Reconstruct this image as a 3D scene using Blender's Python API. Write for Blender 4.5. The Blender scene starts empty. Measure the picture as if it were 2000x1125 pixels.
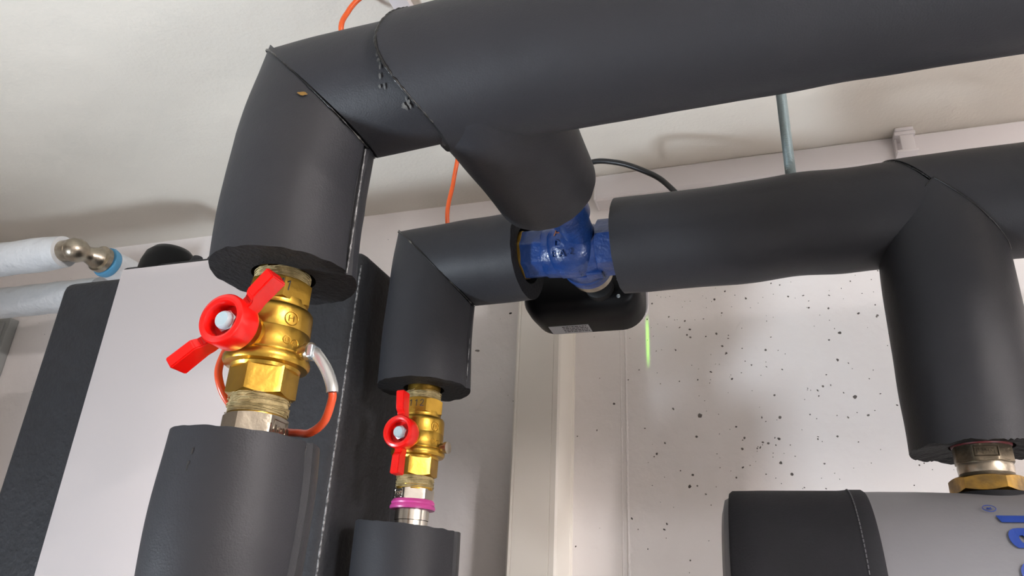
import bpy, bmesh, math, random
from math import sin, cos, pi, radians, atan2, sqrt
from mathutils import Vector, Matrix, noise
random.seed(7)
V = Vector
C = bpy.context.scene.collection
SC = bpy.context.scene

# ---------------------------------------------------------------- camera
# world: X right along the back wall, Y towards the back wall, Z up, origin at the lens
cam_d = bpy.data.cameras.new('camera'); cam = bpy.data.objects.new('camera', cam_d); C.objects.link(cam)
cam_d.sensor_width = 36; cam_d.lens = 36 * 1430 / 2000; cam_d.clip_start = .01
RIGHT, DOWN, FWD = V((.94986, .30892, .04823)), V((-.08215, .39542, -.91482)), V((-.30168, .86499, .40098))
cam.matrix_world = Matrix(((RIGHT.x, -DOWN.x, -FWD.x, 0), (RIGHT.y, -DOWN.y, -FWD.y, 0), (RIGHT.z, -DOWN.z, -FWD.z, 0), (0, 0, 0, 1)))
SC.camera = cam

# ---------------------------------------------------------------- world, exposure
w = bpy.data.worlds.new('world'); SC.world = w; w.use_nodes = True
w.node_tree.nodes['Background'].inputs[0].default_value = (.9, .9, 1, 1)
w.node_tree.nodes['Background'].inputs[1].default_value = .05
SC.view_settings.view_transform = 'Standard'; SC.view_settings.look = 'None'
SC.view_settings.exposure = 0.16; SC.view_settings.gamma = 1
SC.view_settings.use_curve_mapping = False

CEIL, FLOOR, BACK = .629, -1.55, 1.0
ASSUMED_LAMPS = dict(  # strengths of the assumed lamps, all out of view
    tube_right=500.0, work=8.0, stand=7.2)

# ---------------------------------------------------------------- materials
def mat(name, col, rough=.5, metal=0, bump=0, bscale=100, var=0, vscale=8, spec=.5, col2=None, coat=0, sheen=0, bump2=0, b2scale=20, trans=0, detail=4):
    m = bpy.data.materials.new(name); m.use_nodes = True
    nt = m.node_tree; b = nt.nodes['Principled BSDF']
    b.inputs['Base Color'].default_value = (*col, 1); b.inputs['Roughness'].default_value = rough
    b.inputs['Metallic'].default_value = metal; b.inputs['Specular IOR Level'].default_value = spec
    b.inputs['Coat Weight'].default_value = coat; b.inputs['Sheen Weight'].default_value = sheen
    b.inputs['Transmission Weight'].default_value = trans
    tc = nt.nodes.new('ShaderNodeTexCoord')
    if var or col2:
        n = nt.nodes.new('ShaderNodeTexNoise'); n.inputs['Scale'].default_value = vscale; n.inputs['Detail'].default_value = detail
        nt.links.new(tc.outputs['Object'], n.inputs['Vector'])
        r = nt.nodes.new('ShaderNodeValToRGB'); r.color_ramp.elements[0].position = .35; r.color_ramp.elements[1].position = .65
        c2 = col2 or tuple(c * (1 - var) for c in col)
        r.color_ramp.elements[0].color = (*c2, 1); r.color_ramp.elements[1].color = (*col, 1)
        nt.links.new(n.outputs[0], r.inputs[0]); nt.links.new(r.outputs[0], b.inputs['Base Color'])
    prev = None
    for amt, sc in ((bump, bscale), (bump2, b2scale)):
        if not amt: continue
        n = nt.nodes.new('ShaderNodeTexNoise'); n.inputs['Scale'].default_value = sc; n.inputs['Detail'].default_value = 3
        nt.links.new(tc.outputs['Object'], n.inputs['Vector'])
        bp = nt.nodes.new('ShaderNodeBump'); bp.inputs['Strength'].default_value = amt; bp.inputs['Distance'].default_value = .3 / sc
        nt.links.new(n.outputs[0], bp.inputs['Height'])
        if prev: nt.links.new(prev.outputs[0], bp.inputs['Normal'])
        prev = bp
    if prev: nt.links.new(prev.outputs[0], b.inputs['Normal'])
    return m
def emis(name, col, s):
    m = bpy.data.materials.new(name); m.use_nodes = True; nt = m.node_tree; nt.nodes.clear()
    e = nt.nodes.new('ShaderNodeEmission'); e.inputs[0].default_value = (*col, 1); e.inputs[1].default_value = s
    o = nt.nodes.new('ShaderNodeOutputMaterial'); nt.links.new(e.outputs[0], o.inputs[0]); return m
M = {}
M['wall'] = mat('painted_concrete', (.85, .805, .785), .75, bump=.25, bscale=60, bump2=.2, b2scale=5, var=.04, vscale=3)
M['ceiling'] = mat('painted_ceiling', (.80, .755, .675), .8, bump=.35, bscale=220, bump2=.15, b2scale=6, var=.03, vscale=2)
M['greywall'] = mat('grey_painted_wall', (.36, .35, .34), .8, bump=.2, bscale=60)
M['floor'] = mat('grey_floor', (.28, .27, .26), .5, var=.1)
M['foam'] = mat('rubber_foam_skin', (.024, .0245, .0285), .52, bump=.5, bscale=900, bump2=.07, b2scale=60, var=.12, vscale=14, spec=.3)
M['cut'] = mat('cut_rubber_foam', (.006, .006, .007), .7, bump=1, bscale=650, bump2=.8, b2scale=220, spec=.25)
M['glue'] = mat('dried_glue_seam', (.006, .006, .006), .35, col2=(.22, .21, .18), vscale=70, bump=.6, bscale=300)
M['glue'].node_tree.nodes['Color Ramp'].color_ramp.elements[0].position = .30
M['glue'].node_tree.nodes['Color Ramp'].color_ramp.elements[1].position = .42
M['seam'] = mat('dark_seam', (.004, .004, .004), .3, col2=(.16, .155, .14), vscale=60, bump=.6, bscale=300)  # pale spots in the colour stand for glints along the dark crease
M['seam'].node_tree.nodes['Color Ramp'].color_ramp.elements[0].position = .30
M['seam'].node_tree.nodes['Color Ramp'].color_ramp.elements[1].position = .36
M['gloss'] = mat('glossy_black_glue', (.02, .02, .02), .2, col2=(.35, .35, .35), vscale=110, bump=.8, bscale=250)
M['brass'] = mat('brass', (.60, .36, .06), .33, 1, bump=.14, bscale=160, var=.25, vscale=45)
M['oldbrass'] = mat('tarnished_brass', (.60, .36, .08), .36, 1, bump=.25, bscale=160, col2=(.22, .15, .07), vscale=70)
M['nickel'] = mat('nickel_plate', (.52, .46, .37), .3, 1, bump=.2, bscale=200, var=.3, vscale=60)
M['chrome'] = mat('bright_nickel', (.72, .69, .62), .2, 1, bump=.05, bscale=100)
M['dull'] = mat('dull_nickel', (.30, .25, .18), .45, 1, bump=.3, bscale=200, var=.35, vscale=80)
M['hemp'] = mat('hemp_wrap', (.42, .33, .16), .8, bump=.8, bscale=300, col2=(.2, .15, .06), vscale=120)
M['red'] = mat('red_enamel', (.66, .005, .003), .28, coat=.15)
M['zinc'] = mat('zinc_plate', (.62, .70, .74), .32, .9, bump=.1, bscale=150)
M['cap'] = mat('pale_plastic_cap', (.36, .45, .48), .35)
M['ink'] = mat('black_marker', (.012, .01, .014), .5)
M['pink'] = mat('magenta_plastic', (.52, .06, .27), .35, spec=.5)
M['redring'] = mat('red_plastic', (.16, .014, .018), .45)
M['orange'] = mat('orange_cable', (.72, .10, .012), .32)
M['orange2'] = mat('red_orange_cable', (.66, .075, .02), .3)
M['silver'] = mat('silver_sleeve', (.62, .62, .60), .25, .7)
M['blackcable'] = mat('black_cable', (.012, .012, .013), .4)
M['blue'] = mat('blue_enamel', (.010, .045, .19), .32, bump=.5, bscale=220, bump2=.3, b2scale=60, coat=.15, var=.35, vscale=40)
M['rust'] = mat('rust', (.28, .09, .015), .8, col2=(.1, .05, .06), vscale=200)
M['black'] = mat('black_plastic', (.003, .003, .0035), .38, spec=.15)
M['blackmatte'] = mat('matte_black_plastic', (.004, .004, .0045), .6, spec=.3)
M['white'] = mat('white_plastic', (.78, .74, .74), .4)
M['trunk'] = mat('cream_plastic', (.90, .85, .77), .45)
M['label'] = mat('grey_label', (.32, .32, .33), .5)
M['epp'] = mat('expanded_foam_block', (.015, .016, .020), .66, bump=.7, bscale=230, bump2=.3, b2scale=90, var=.25, vscale=60)
M['eppedge'] = mat('speckled_foam_edge', (.03, .03, .032), .5, col2=(.28, .28, .28), vscale=330, detail=1)  # dark foam colour mixed with fine pale grey specks
M['sheet'] = mat('white_sheet_panel', (.49, .445, .44), .6, var=.03, vscale=4)
M['wrap'] = mat('white_pipe_wrap', (.62, .64, .66), .4, bump=.5, bscale=90, bump2=.5, b2scale=30)
M['rod'] = mat('galvanised_rod', (.33, .40, .41), .5, .6)
M['tank'] = mat('grey_jacket', (.175, .174, .188), .55, var=.05, vscale=6, bump=.1, bscale=300)
M['band'] = mat('dark_fabric_band', (.014, .0145, .018), .75, spec=.25, bump=.5, bscale=500, var=.15, vscale=30)
M['thread'] = mat('grey_thread', (.10, .10, .11), .8)
M['print'] = mat('blue_print', (.012, .045, .26), .5)
M['ring'] = mat('blue_rubber_ring', (.09, .29, .48), .45)
M['box'] = mat('grey_box', (.33, .34, .33), .6)
M['pit'] = mat('pit_shade', (.20, .175, .16), .9, col2=(.08, .07, .065), vscale=60)  # dark tone painted for the shade inside the wall's air holes
M['chip'] = mat('dark_chip', (.02, .02, .02), .8)
M['led'] = emis('green_led', (.35, 1, .12), 6)
M['tube2'] = emis('assumed_tube_right', (1, .935, .925), ASSUMED_LAMPS['tube_right'])  # glow of the assumed ceiling tube, which is out of view
M['steel'] = mat('assumed_lamp_housing', (.6, .6, .6), .5)

# ---------------------------------------------------------------- object helpers
def link(name, me, m=None, parent=None, smooth=None):
    o = bpy.data.objects.new(name, me); C.objects.link(o)
    if m is not None:
        for x in (m if isinstance(m, (list, tuple)) else [m]): me.materials.append(M[x] if isinstance(x, str) else x)
    if smooth is not None:
        for p in me.polygons: p.use_smooth = True
        me.set_sharp_from_angle(angle=radians(smooth))
    if parent is not None:
        o.parent = parent; o.matrix_parent_inverse = parent.matrix_basis.inverted()
    return o
def from_bm(name, bm, m, parent=None, smooth=35):
    me = bpy.data.meshes.new(name); bmesh.ops.recalc_face_normals(bm, faces=bm.faces)
    bm.to_mesh(me); bm.free(); return link(name, me, m, parent, smooth)
def thing(name, label, cat, loc=(0, 0, 0), group=None):
    o = bpy.data.objects.new(name, None); C.objects.link(o); o.location = loc; o.empty_display_size = .02
    return tag(o, label, cat, group)
def tag(o, label, cat, group=None):
    o['label'] = label; o['category'] = cat
    if group: o['group'] = group
    return o
def struct(o): o['kind'] = 'structure'; return o

def box_bm(lo, hi, bev=0, seg=3, bm=None):
    bm = bm or bmesh.new()
    r = bmesh.ops.create_cube(bm, size=1)
    for v in r['verts']: v.co = V([lo[i] + (v.co[i] + .5) * (hi[i] - lo[i]) for i in range(3)])
    if bev:
        es = list({e for v in r['verts'] for e in v.link_edges})
        bmesh.ops.bevel(bm, geom=es, offset=bev, segments=seg, affect='EDGES', profile=.5)
    return bm
def box(name, lo, hi, m, parent=None, bev=0, seg=3): return from_bm(name, box_bm(lo, hi, bev, seg), m, parent)

def frame(d):
    d = V(d).normalized(); a = V((0, 0, 1)) if abs(d.z) < .9 else V((0, -1, 0))
    u = a.cross(d).normalized(); return d, u, d.cross(u)
def lathe_bm(prof, org=(0, 0, 0), ax=(0, 0, 1), n=64, bm=None, rf=None):
    """prof: list of (r,z); rf(theta,r,i)->r"""
    bm = bm or bmesh.new(); d, u, v = frame(ax); org = V(org); rings = []
    for i, (r, z) in enumerate(prof):
        if r < 1e-6: rings.append([bm.verts.new(org + d * z)]); continue
        ring = []
        for k in range(n):
            t = 2 * pi * k / n; rr = rf(t, r, i) if rf else r
            ring.append(bm.verts.new(org + d * z + (u * cos(t) + v * sin(t)) * rr))
        rings.append(ring)
    for a, b in zip(rings, rings[1:]):
        for k in range(n):
            j = (k + 1) % n
            f = [a[k % len(a)], a[j % len(a)], b[j % len(b)], b[k % len(b)]]
            f = list(dict.fromkeys(f))
            if len(f) > 2: bm.faces.new(f)
    return bm
def lathe(name, prof, m, parent=None, org=(0, 0, 0), ax=(0, 0, 1), n=64, smooth=30, rf=None):
    return from_bm(name, lathe_bm(prof, org, ax, n, None, rf), m, parent, smooth)
def hex_bm(ap, z0, z1, org, ax=(0, 0, 1), corner=(1, 0, 0), bore=0, cham=.6, sides=6, bm=None):
    """chamfered hexagon, apothem ap, one corner towards `corner`"""
    bm = bm or bmesh.new(); d = V(ax).normalized(); u = (V(corner) - d * V(corner).dot(d)).normalized(); v = d.cross(u); org = V(org); n = sides * 10
    rows = [[], [], [], [], [], []]; lo = ap * .97
    for k in range(n):
        t = 2 * pi * k / n; tt = (t % (2 * pi / sides)) - pi / sides
        rh = ap / cos(tt); rc = ap / cos(pi / sides) * .985; rh = min(rh, rc)
        c = (rh - lo) * cham; dr = u * cos(t) + v * sin(t)
        for i, (r, z) in enumerate(((bore, z0), (lo, z0), (rh, z0 + c), (rh, z1 - c), (lo, z1), (bore, z1))):
            rows[i].append(bm.verts.new(org + d * z + dr * r))
    for a, b in zip(rows, rows[1:]):
        for k in range(n):
            j = (k + 1) % n; bm.faces.new((a[k], a[j], b[j], b[k]))
    bmesh.ops.remove_doubles(bm, verts=bm.verts, dist=1e-6)
    return bm
def smooth_path(pts, n):
    """Catmull-Rom"""
    pts = [V(p) for p in pts]; out = []; N = len(pts)
    for i in range(N - 1):
        p0, p1, p2, p3 = pts[max(i - 1, 0)], pts[i], pts[i + 1], pts[min(i + 2, N - 1)]
        for k in range(n):
            t = k / n; out.append(.5 * ((2 * p1) + (p2 - p0) * t + (2 * p0 - 5 * p1 + 4 * p2 - p3) * t * t + (3 * p1 - p0 - 3 * p2 + p3) * t ** 3))
    return out + [pts[-1]]
def tube_bm(path, r, n=14, closed=False, bm=None, rf=None, cap=True):
    bm = bm or bmesh.new(); path = [V(p) for p in path]; N = len(path); rings = []; up = None
    for i, p in enumerate(path):
        a = path[(i - 1) % N] if closed or i else p; b = path[(i + 1) % N] if closed or i < N - 1 else p
        d = (b - a).normalized()
        if up is None: up = frame(d)[1]
        up = (up - d * up.dot(d)).normalized(); v = d.cross(up); rr = r * (rf(i) if rf else 1)
        rings.append([bm.verts.new(p + (up * cos(2 * pi * k / n) + v * sin(2 * pi * k / n)) * rr) for k in range(n)])
    pr = list(zip(rings, rings[1:])) + ([(rings[-1], rings[0])] if closed else [])
    for a, b in pr:
        for k in range(n): bm.faces.new((a[k], a[(k + 1) % n], b[(k + 1) % n], b[k]))
    if cap and not closed:
        for q in (rings[0], rings[-1]): bm.faces.new(q)
    return bm
def tube(name, path, r, m, parent=None, n=14, closed=False, rf=None): return from_bm(name, tube_bm(path, r, n, closed, None, rf), m, parent, 60)

def foam(name, P, d, R, c0, c1, parent, rin=.018, n=144, nr=40, disp=None, open0=False, open1=False, seam=None, rough=.0012):
    """foam sleeve round the line P,d cut by the planes c0/c1=(point,normal); cut faces use the second material"""
    d, u, v = frame(d); P = V(P); bm = bmesh.new(); rows = []; ins = []
    def end(Q, c, k, rg):
        s = c(Q) if callable(c) else (V(c[0]) - Q).dot(V(c[1])) / d.dot(V(c[1]))
        return s + (noise.noise(Q * 110 + V((rg, 0, 0))) * rough if rg else 0)
    for k in range(n):
        t = 2 * pi * k / n; dr = u * cos(t) + v * sin(t); Q = P + dr * R
        s0 = end(Q, c0, k, open0 and 1.7); s1 = end(Q, c1, k, open1 and 5.1); col = []
        for i in range(nr + 1):
            f = i / nr; s = s0 + (s1 - s0) * f; rr = R; off = V()
            if disp: a, off = disp(f, t, s); rr = R + a
            if seam is not None:
                dt = (t - seam + pi) % (2 * pi) - pi
                if abs(dt) < .035: rr -= .0022
                elif 0 < dt < .5: rr += .0016 * (1 - dt / .5)
            rr += noise.noise((P + d * s + dr * R) * 22) * .0009
            col.append(bm.verts.new(P + d * s + dr * rr + off))
        rows.append(col)
        ii = []
        for c, o, end_i in ((c0, open0, 0), (c1, open1, nr)):
            mid = []
            for g in range(1, 6):
                rg_ = R + (rin - R) * g / 5
                if disp and g < 3: rg_ += disp(end_i / nr, t, 0)[0]
                qi = P + dr * rg_; s = end(qi, c, k, False); off = disp(end_i / nr, t, s)[1] if disp else V()
                mid.append(bm.verts.new(qi + d * s + off))
            ii.append(mid)
        ins.append(ii)
    for k in range(n):
        j = (k + 1) % n
        for i in range(nr): bm.faces.new((rows[k][i], rows[j][i], rows[j][i + 1], rows[k][i + 1]))
        for e, i in ((0, 0), (1, nr)):
            a = [rows[k][i]] + ins[k][e]; b = [rows[j][i]] + ins[j][e]
            for g in range(5): bm.faces.new((a[g], b[g], b[g + 1], a[g + 1])).material_index = 1
        bm.faces.new((ins[k][0][-1], ins[j][0][-1], ins[j][1][-1], ins[k][1][-1])).material_index = 1
    return from_bm(name, bm, ['foam', 'cut'], parent, 40)
def ring_pts(P, d, R, c, n=160, disp=None, f=0, span=None):
    d, u, v = frame(d); P = V(P); out = []
    for k in range(n):
        t = 2 * pi * k / n if span is None else span[0] + (span[1] - span[0]) * k / (n - 1)
        Q = P + (u * cos(t) + v * sin(t)) * R
        s = c(Q) if callable(c) else (V(c[0]) - Q).dot(V(c[1])) / d.dot(V(c[1])); off = disp(f, t, s)[1] if disp else V()
        dr = disp(f, t, s)[0] if disp else 0
        out.append(Q + (u * cos(t) + v * sin(t)) * dr + d * s + off)
    return out
def seam_ring(name, parent, P, d, R, c, m='glue', r=.0011, disp=None, f=0, span=None):
    pts = ring_pts(P, d, R, c, 160, disp, f, span)
    return tube(name, pts, r, m, parent, 6, span is None, lambda i: .75 + .7 * noise.noise(V((i * .35, 1, P[0] * 50))))

def text_mesh(s, size, extrude=.0003, shear=0, bold=0, spacing=1):
    cu = bpy.data.curves.new('lettering', 'FONT'); cu.body = s; cu.size = size; cu.extrude = extrude; cu.align_x = 'CENTER'; cu.align_y = 'CENTER'
    cu.shear = shear; cu.offset = bold; cu.space_character = spacing; cu.resolution_u = 4
    o = bpy.data.objects.new('lettering', cu); C.objects.link(o)
    dg = bpy.context.evaluated_depsgraph_get(); me = bpy.data.meshes.new_from_object(o.evaluated_get(dg))
    bpy.data.objects.remove(o); bpy.data.curves.remove(cu); return me
def lettering(name, s, size, pos, right, up, m, parent, **k):
    me = text_mesh(s, size, **k); r = V(right).normalized(); u = V(up).normalized(); nn = r.cross(u)
    for v in me.vertices: v.co = V(pos) + r * v.co.x + u * v.co.y + nn * v.co.z
    return link(name, me, m, parent)
def strokes_bm(strokes, pos, right, up, w, bm=None):
    """hand written strokes as flat raised ribbons"""
    bm = bm or bmesh.new(); r = V(right).normalized(); u = V(up).normalized(); nn = r.cross(u)
    for st in strokes:
        pts = smooth_path([V((x, y, 0)) for x, y in st], 6) if len(st) > 2 else [V((*p, 0)) for p in st]
        tube_bm([V(pos) + r * p.x + u * p.y for p in pts], w, 6, bm=bm)
    return bm

# ---------------------------------------------------------------- the room
def slab(name, lo, hi, m): return struct(box(name, lo, hi, m))
slab('floor', (-2.4, -2.2, FLOOR - .1), (2.0, BACK, FLOOR), 'floor')
slab('ceiling', (-2.4, -2.2, CEIL), (2.0, BACK, CEIL + .1), 'ceiling')
wb = slab('wall_back', (-2.4, BACK, FLOOR - .1), (2.0, BACK + .1, CEIL + .1), 'wall')
slab('wall_left', (-2.5, -2.2, FLOOR), (-2.4, BACK, CEIL), 'greywall')
slab('wall_right', (2.0, -2.2, FLOOR), (2.1, BACK, CEIL), 'greywall')
slab('wall_front', (-2.4, -2.3, FLOOR), (2.0, -2.2, CEIL), 'greywall')
# air holes in the concrete: dark raised discs, shade put in by colour
def pit_bm(bm, x, z, r, asp=1.0, n=9):
    vs = []; ph = random.random() * 6
    c = bm.verts.new((x, BACK - .0008, z)); a0 = random.random() * pi
    for k in range(n):
        t = 2 * pi * k / n; q = r * (.75 + .4 * random.random()); dx, dz = cos(t) * q, sin(t) * q * asp
        vs.append(bm.verts.new((x + dx * cos(a0) - dz * sin(a0), BACK + .0003, z + dx * sin(a0) + dz * cos(a0))))
    for k in range(n): bm.faces.new((c, vs[(k + 1) % n], vs[k]))
for (x, z, r, m, asp) in ((-.0713, .2504, .0048, 'pit', 1), (-.0892, .1574, .0034, 'pit', .8), (.1227, .2692, .0042, 'pit', .8), (.1152, .3568, .0034, 'pit', .8), (.1082, .3194, .0030, 'pit', .7),
                          (-.3491, .4205, .0036, 'chip', .6), (-.4002, .3623, .0055, 'pit', .45), (-.0360, .3475, .0024, 'pit', 1), (.0300, .2450, .003, 'pit', .8), (-.02, .205, .0026, 'pit', 1)):
    bm = bmesh.new(); pit_bm(bm, x, z, r, asp); from_bm('air_hole', bm, m, wb)
bm = bmesh.new()
for i in range(420):
    x = random.gauss(.02, .11) if i < 300 else random.uniform(-.4, .4); z = random.uniform(.03, .46)
    if not -.42 < x < .42 or (x < -.14 and random.random() < .5): continue
    pit_bm(bm, x, z, .0009 + .0021 * random.random() ** 2.6, random.uniform(.5, 1), 6)
for i in range(40): pit_bm(bm, random.uniform(-1.6, -.5), random.uniform(.1, .58), .0007 + .0016 * random.random() ** 3, .8, 6)
o = from_bm('small_air_holes', bm, 'pit', wb); o['kind'] = 'stuff'
# paint ridge left by the formwork joint
bm = bmesh.new()
for xx, ww in ((-.1700, .0020), (-.1775, .0010)):
    tube_bm([(xx + .0008 * noise.noise(V((i * .8, 1, 0))), BACK, -.3 + .72 * i / 240) for i in range(241)], ww, 5, bm=bm, rf=lambda i: .7 + .9 * abs(noise.noise(V((i * .45, 2, 0)))))
from_bm('joint_ridge', bm, 'wall', wb)

# ---------------------------------------------------------------- assumed lamps out of view behind the camera, placed for the light and shadows
def assumed_tube_lamp(a, b, m, label):
    a, b = V(a), V(b); d = (b - a).normalized(); c = (a + b) / 2; L = (b - a).length; up = V((0, 0, 1))
    t = thing('assumed_tube_lamp', label, 'lamp', c); sd = d.cross(up)
    bm = box_bm((-L / 2 - .04, -.05, .03), (L / 2 + .04, .05, CEIL - c.z - .0005), .008)
    for v in bm.verts: v.co = c + d * v.co.x + sd * v.co.y + up * v.co.z
    from_bm('housing', bm, 'steel', t)
    for s in (-1, 1):
        bm = box_bm((s * (L / 2 + .02) - .015, -.03, -.022), (s * (L / 2 + .02) + .015, .03, .04), .005)
        for v in bm.verts: v.co = c + d * v.co.x + sd * v.co.y + up * v.co.z
        from_bm('end_cap', bm, 'steel', t)
    lathe('tube', [(0, -L / 2), (.018, -L / 2), (.018, L / 2), (0, L / 2)], m, t, c, d, 20)
assumed_tube_lamp((1.02, -.25, .54), (1.75, -1.10, .54), 'tube2', 'assumed white fluorescent tube lamp on the ceiling right of the viewer')  # unseen tube, assumed from the direction of the wall shadows
def assumed_panel_lamp(pos, aim, size, power, col, label, spread=180):  # unseen lamp added for its light, with a made-up housing, stand and foot
    pos, aim = V(pos), V(aim); t = thing('assumed_lamp', label, 'lamp', (pos.x, pos.y, FLOOR)); dd = (aim - pos).normalized()
    ld = bpy.data.lights.new('assumed_light', 'AREA'); ld.shape = 'SQUARE'; ld.size = size; ld.energy = power; ld.color = col; ld.spread = radians(spread)
    lo = bpy.data.objects.new('assumed_lamp_panel', ld); C.objects.link(lo); lo.location = pos; lo.rotation_euler = dd.to_track_quat('-Z', 'Y').to_euler()
    lo.parent = t; lo.matrix_parent_inverse = t.matrix_basis.inverted()
    from_bm('housing', hex_bm(size * .62, -.05, -.006, pos, dd, (1, 0, 0), 0, .1, 4), 'steel', t)
    tube('stand', [pos - dd * .04, (pos.x, pos.y, pos.z - .06), (pos.x, pos.y, FLOOR)], .012, 'steel', t)
    lathe('foot', [(0, 0), (.12, 0), (.12, .015), (0, .02)], 'steel', t, (pos.x, pos.y, FLOOR))
assumed_panel_lamp((1.20, -.35, -.85), (-.15, .85, .5), .20, ASSUMED_LAMPS['work'], (.92, .95, 1), 'assumed square white lamp on a short stand right of the viewer, added to light the ceiling')  # unseen low source, assumed here to light the ceiling from below
assumed_panel_lamp((-1.25, -.30, -.50), (-.2, .40, .33), .16, ASSUMED_LAMPS['stand'], (.80, .90, 1), 'assumed small square lamp on a tall stand left of the viewer, added to light the foam elbow', 102)  # unseen source, assumed and aimed to brighten the foam elbow from lower left

# ---------------------------------------------------------------- heating unit on the left (black foam block with white front)
UX0, UX1, UY0, UY1, UZ0, UZ1 = -.862, -.409, .655, .80, -.75, .370
un = thing('heating_unit', 'tall black foam-cased heating unit with a white front sheet, left of the pipes', 'heating unit', (-.63, .74, UZ0))
box('foam_shell', (UX0, UY0, UZ0), (UX1, UY1, UZ1), 'epp', un, .014, 4)
box('front_sheet', (-.757, UY0 - .006, UZ0 + .02), (-.515, UY0 + .001, UZ1 + .0045), 'sheet', un, .0015, 2)
tube('speckled_edge', [(UX1 - .0042, UY0 + .0042, UZ0 + .02 + (UZ1 - UZ0 - .04) * i / 200) for i in range(201)], .0016, 'eppedge', un, 6, False, lambda i: .7 + .8 * noise.noise(V((i * .9, 0, 0))))
box('top_block', (-.80, .685, UZ1 - .02), (-.56, .76, .3995), 'epp', un, .006)
lathe('top_knob', [(0, .036), (.014, .0355), (.025, .031), (.033, .022), (.037, .008), (.0385, -.01), (0, -.01)], 'black', un, (-.756, .72, .4035), (0, 0, 1), 48, 40)
for x in (-.690, -.662, -.632): lathe('foam_stud', [(0, .0125), (.006, .0115), (.009, .004), (.009, -.01)], 'epp', un, (x, .70, .398), (0, 0, 1), 20, 40)
box('wall_bracket', (-.78, UY1 - .01, -.2), (-.50, BACK - .001, .2), 'epp', un, .004)

# ---------------------------------------------------------------- white wrapped pipes, far left
def wrapped(name, label, y, z, x1, r):
    t = thing(name, label, 'pipe', (x1 - .6, y, z), 'white wrapped pipes under the ceiling')
    return t
WY, WZ, WR = .735, .4665, .0265
WXE = -.955
t = wrapped('wrapped_pipe', 'upper white wrapped pipe ending in a brass elbow with a blue ring', WY, WZ, WXE, WR)
pr = [(0, -1.35), (WR, -1.35)] + [(WR * (1 + .02 * sin(i * 1.7)), -1.35 + i * .0215) for i in range(1, 62)] + [(WR * .9, 0.0), (.012, .002)]
lathe('wrap', pr, 'wrap', t, (WXE - .028, WY, WZ), (1, 0, 0), 48, 60)
lathe('brass_elbow', [(0, -.0195), (.010, -.0170), (.0165, -.0100), (.0190, -.001), (.0180, .007), (.0140, .0135), (.0125, .017), (.0145, .024), (.0180, .032), (.0180, .040), (0, .040)], 'nickel', t, (WXE - .006, WY + .000, WZ + .0005), (.30, .95, 0), 40, 60)
lathe('inlet', [(0, -.05), (.0165, -.05), (.0165, -.012), (0, -.008)], 'nickel', t, (WXE, WY - .002, WZ), (1, 0, 0), 40)
lathe('elbow_collar', [(.012, 0), (.021, .001), (.021, .009), (.012, .010)], 'nickel', t, (WXE + .008, WY + .030, WZ), (0, 1, 0), 32)
lathe('blue_ring', [(.012, 0), (.023, .001), (.0245, .005), (.023, .012), (.012, .013)], 'ring', t, (WXE + .008, WY + .041, WZ), (0, 1, 0), 40, 60)
lathe('wall_pipe', [(0, 0), (WR * .85, 0), (WR * .9, .02), (WR * .9, BACK - WY - .054), (0, BACK - WY - .054)], 'wrap', t, (WXE + .008, WY + .054, WZ), (0, 1, 0), 48)
t2y, t2z = .80, .424
t = wrapped('wrapped_pipe', 'lower white wrapped pipe running behind the heating unit', t2y, t2z, -.8, .028)
lathe('wrap', [(0, -1.5), (.027, -1.5)] + [(.027 * (1 + .018 * sin(i * 2.1)), -1.5 + i * .0215) for i in range(1, 70)] + [(.027, .02), (0, .02)], 'wrap', t, (-1.04, t2y + .05, t2z + .026), (1, 0, 0), 48, 60)
g = thing('wall_box', 'grey box on the back wall at the left edge of the picture', 'box', (-1.6, .97, .2))
box('housing', (-1.75, BACK - .02, .05), (-1.398, BACK, .485), 'box', g, .003)
box('cover_rim', (-1.74, BACK - .024, .06), (-1.408, BACK - .018, .475), 'box', g, .002)

# ---------------------------------------------------------------- cable trunking on the wall
tr = thing('cable_trunking', 'cream vertical cable trunking on the back wall below the actuator', 'trunking', (-.287, BACK, -.9))
prof = [(-.3150, 1.0), (-.3150, .936), (-.3140, .932), (-.3115, .930), (-.3085, .930), (-.3080, .931), (-.3075, .930), (-.2590, .930), (-.2585, .931), (-.2580, .930), (-.2515, .930), (-.2485, .932), (-.2464, .937), (-.2464, .990), (-.2455, .991), (-.2455, 1.0)]
def extrude_z(prof, z0, z1, bm=None):
    bm = bm or bmesh.new(); a = [bm.verts.new((x, y, z0)) for x, y in prof]; b = [bm.verts.new((x, y, z1)) for x, y in prof]
    n = len(prof)
    for k in range(n): bm.faces.new((a[k], a[(k + 1) % n], b[(k + 1) % n], b[k]))
    bm.faces.new(a); bm.faces.new(b); return bm
from_bm('cover', extrude_z(prof, -.9, .586), 'trunk', tr, 25)
box('back_rail', (-.3160, .993, -.9), (-.2445, BACK + .0005, .586), 'trunk', tr, .0005, 1)
h = thing('cable_trunking', 'white horizontal cable trunking along the corner of wall and ceiling', 'trunking', (.6, BACK, .60))
def extrude_x(prof, x0, x1):
    bm = bmesh.new(); a = [bm.verts.new((x0, y, z)) for y, z in prof]; b = [bm.verts.new((x1, y, z)) for y, z in prof]; n = len(prof)
    for k in range(n): bm.faces.new((a[k], a[(k + 1) % n], b[(k + 1) % n], b[k]))
    bm.faces.new(a); bm.faces.new(b); return bm
from_bm('cover', extrude_x([(1.0, CEIL), (.968, CEIL), (.966, .627), (.966, .592), (.968, .588), (.972, .586), (1.0, .586)], -.2085, 1.6), 'white', h, 25)
box('end_cap', (-.2105, .9645, .5845), (-.2075, BACK, CEIL), 'white', h, .0008)
mt = thing('cable_trunking', 'narrow white mini trunking crossing the ceiling above the front pipe', 'trunking', (-.25, .7, CEIL))
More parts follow.
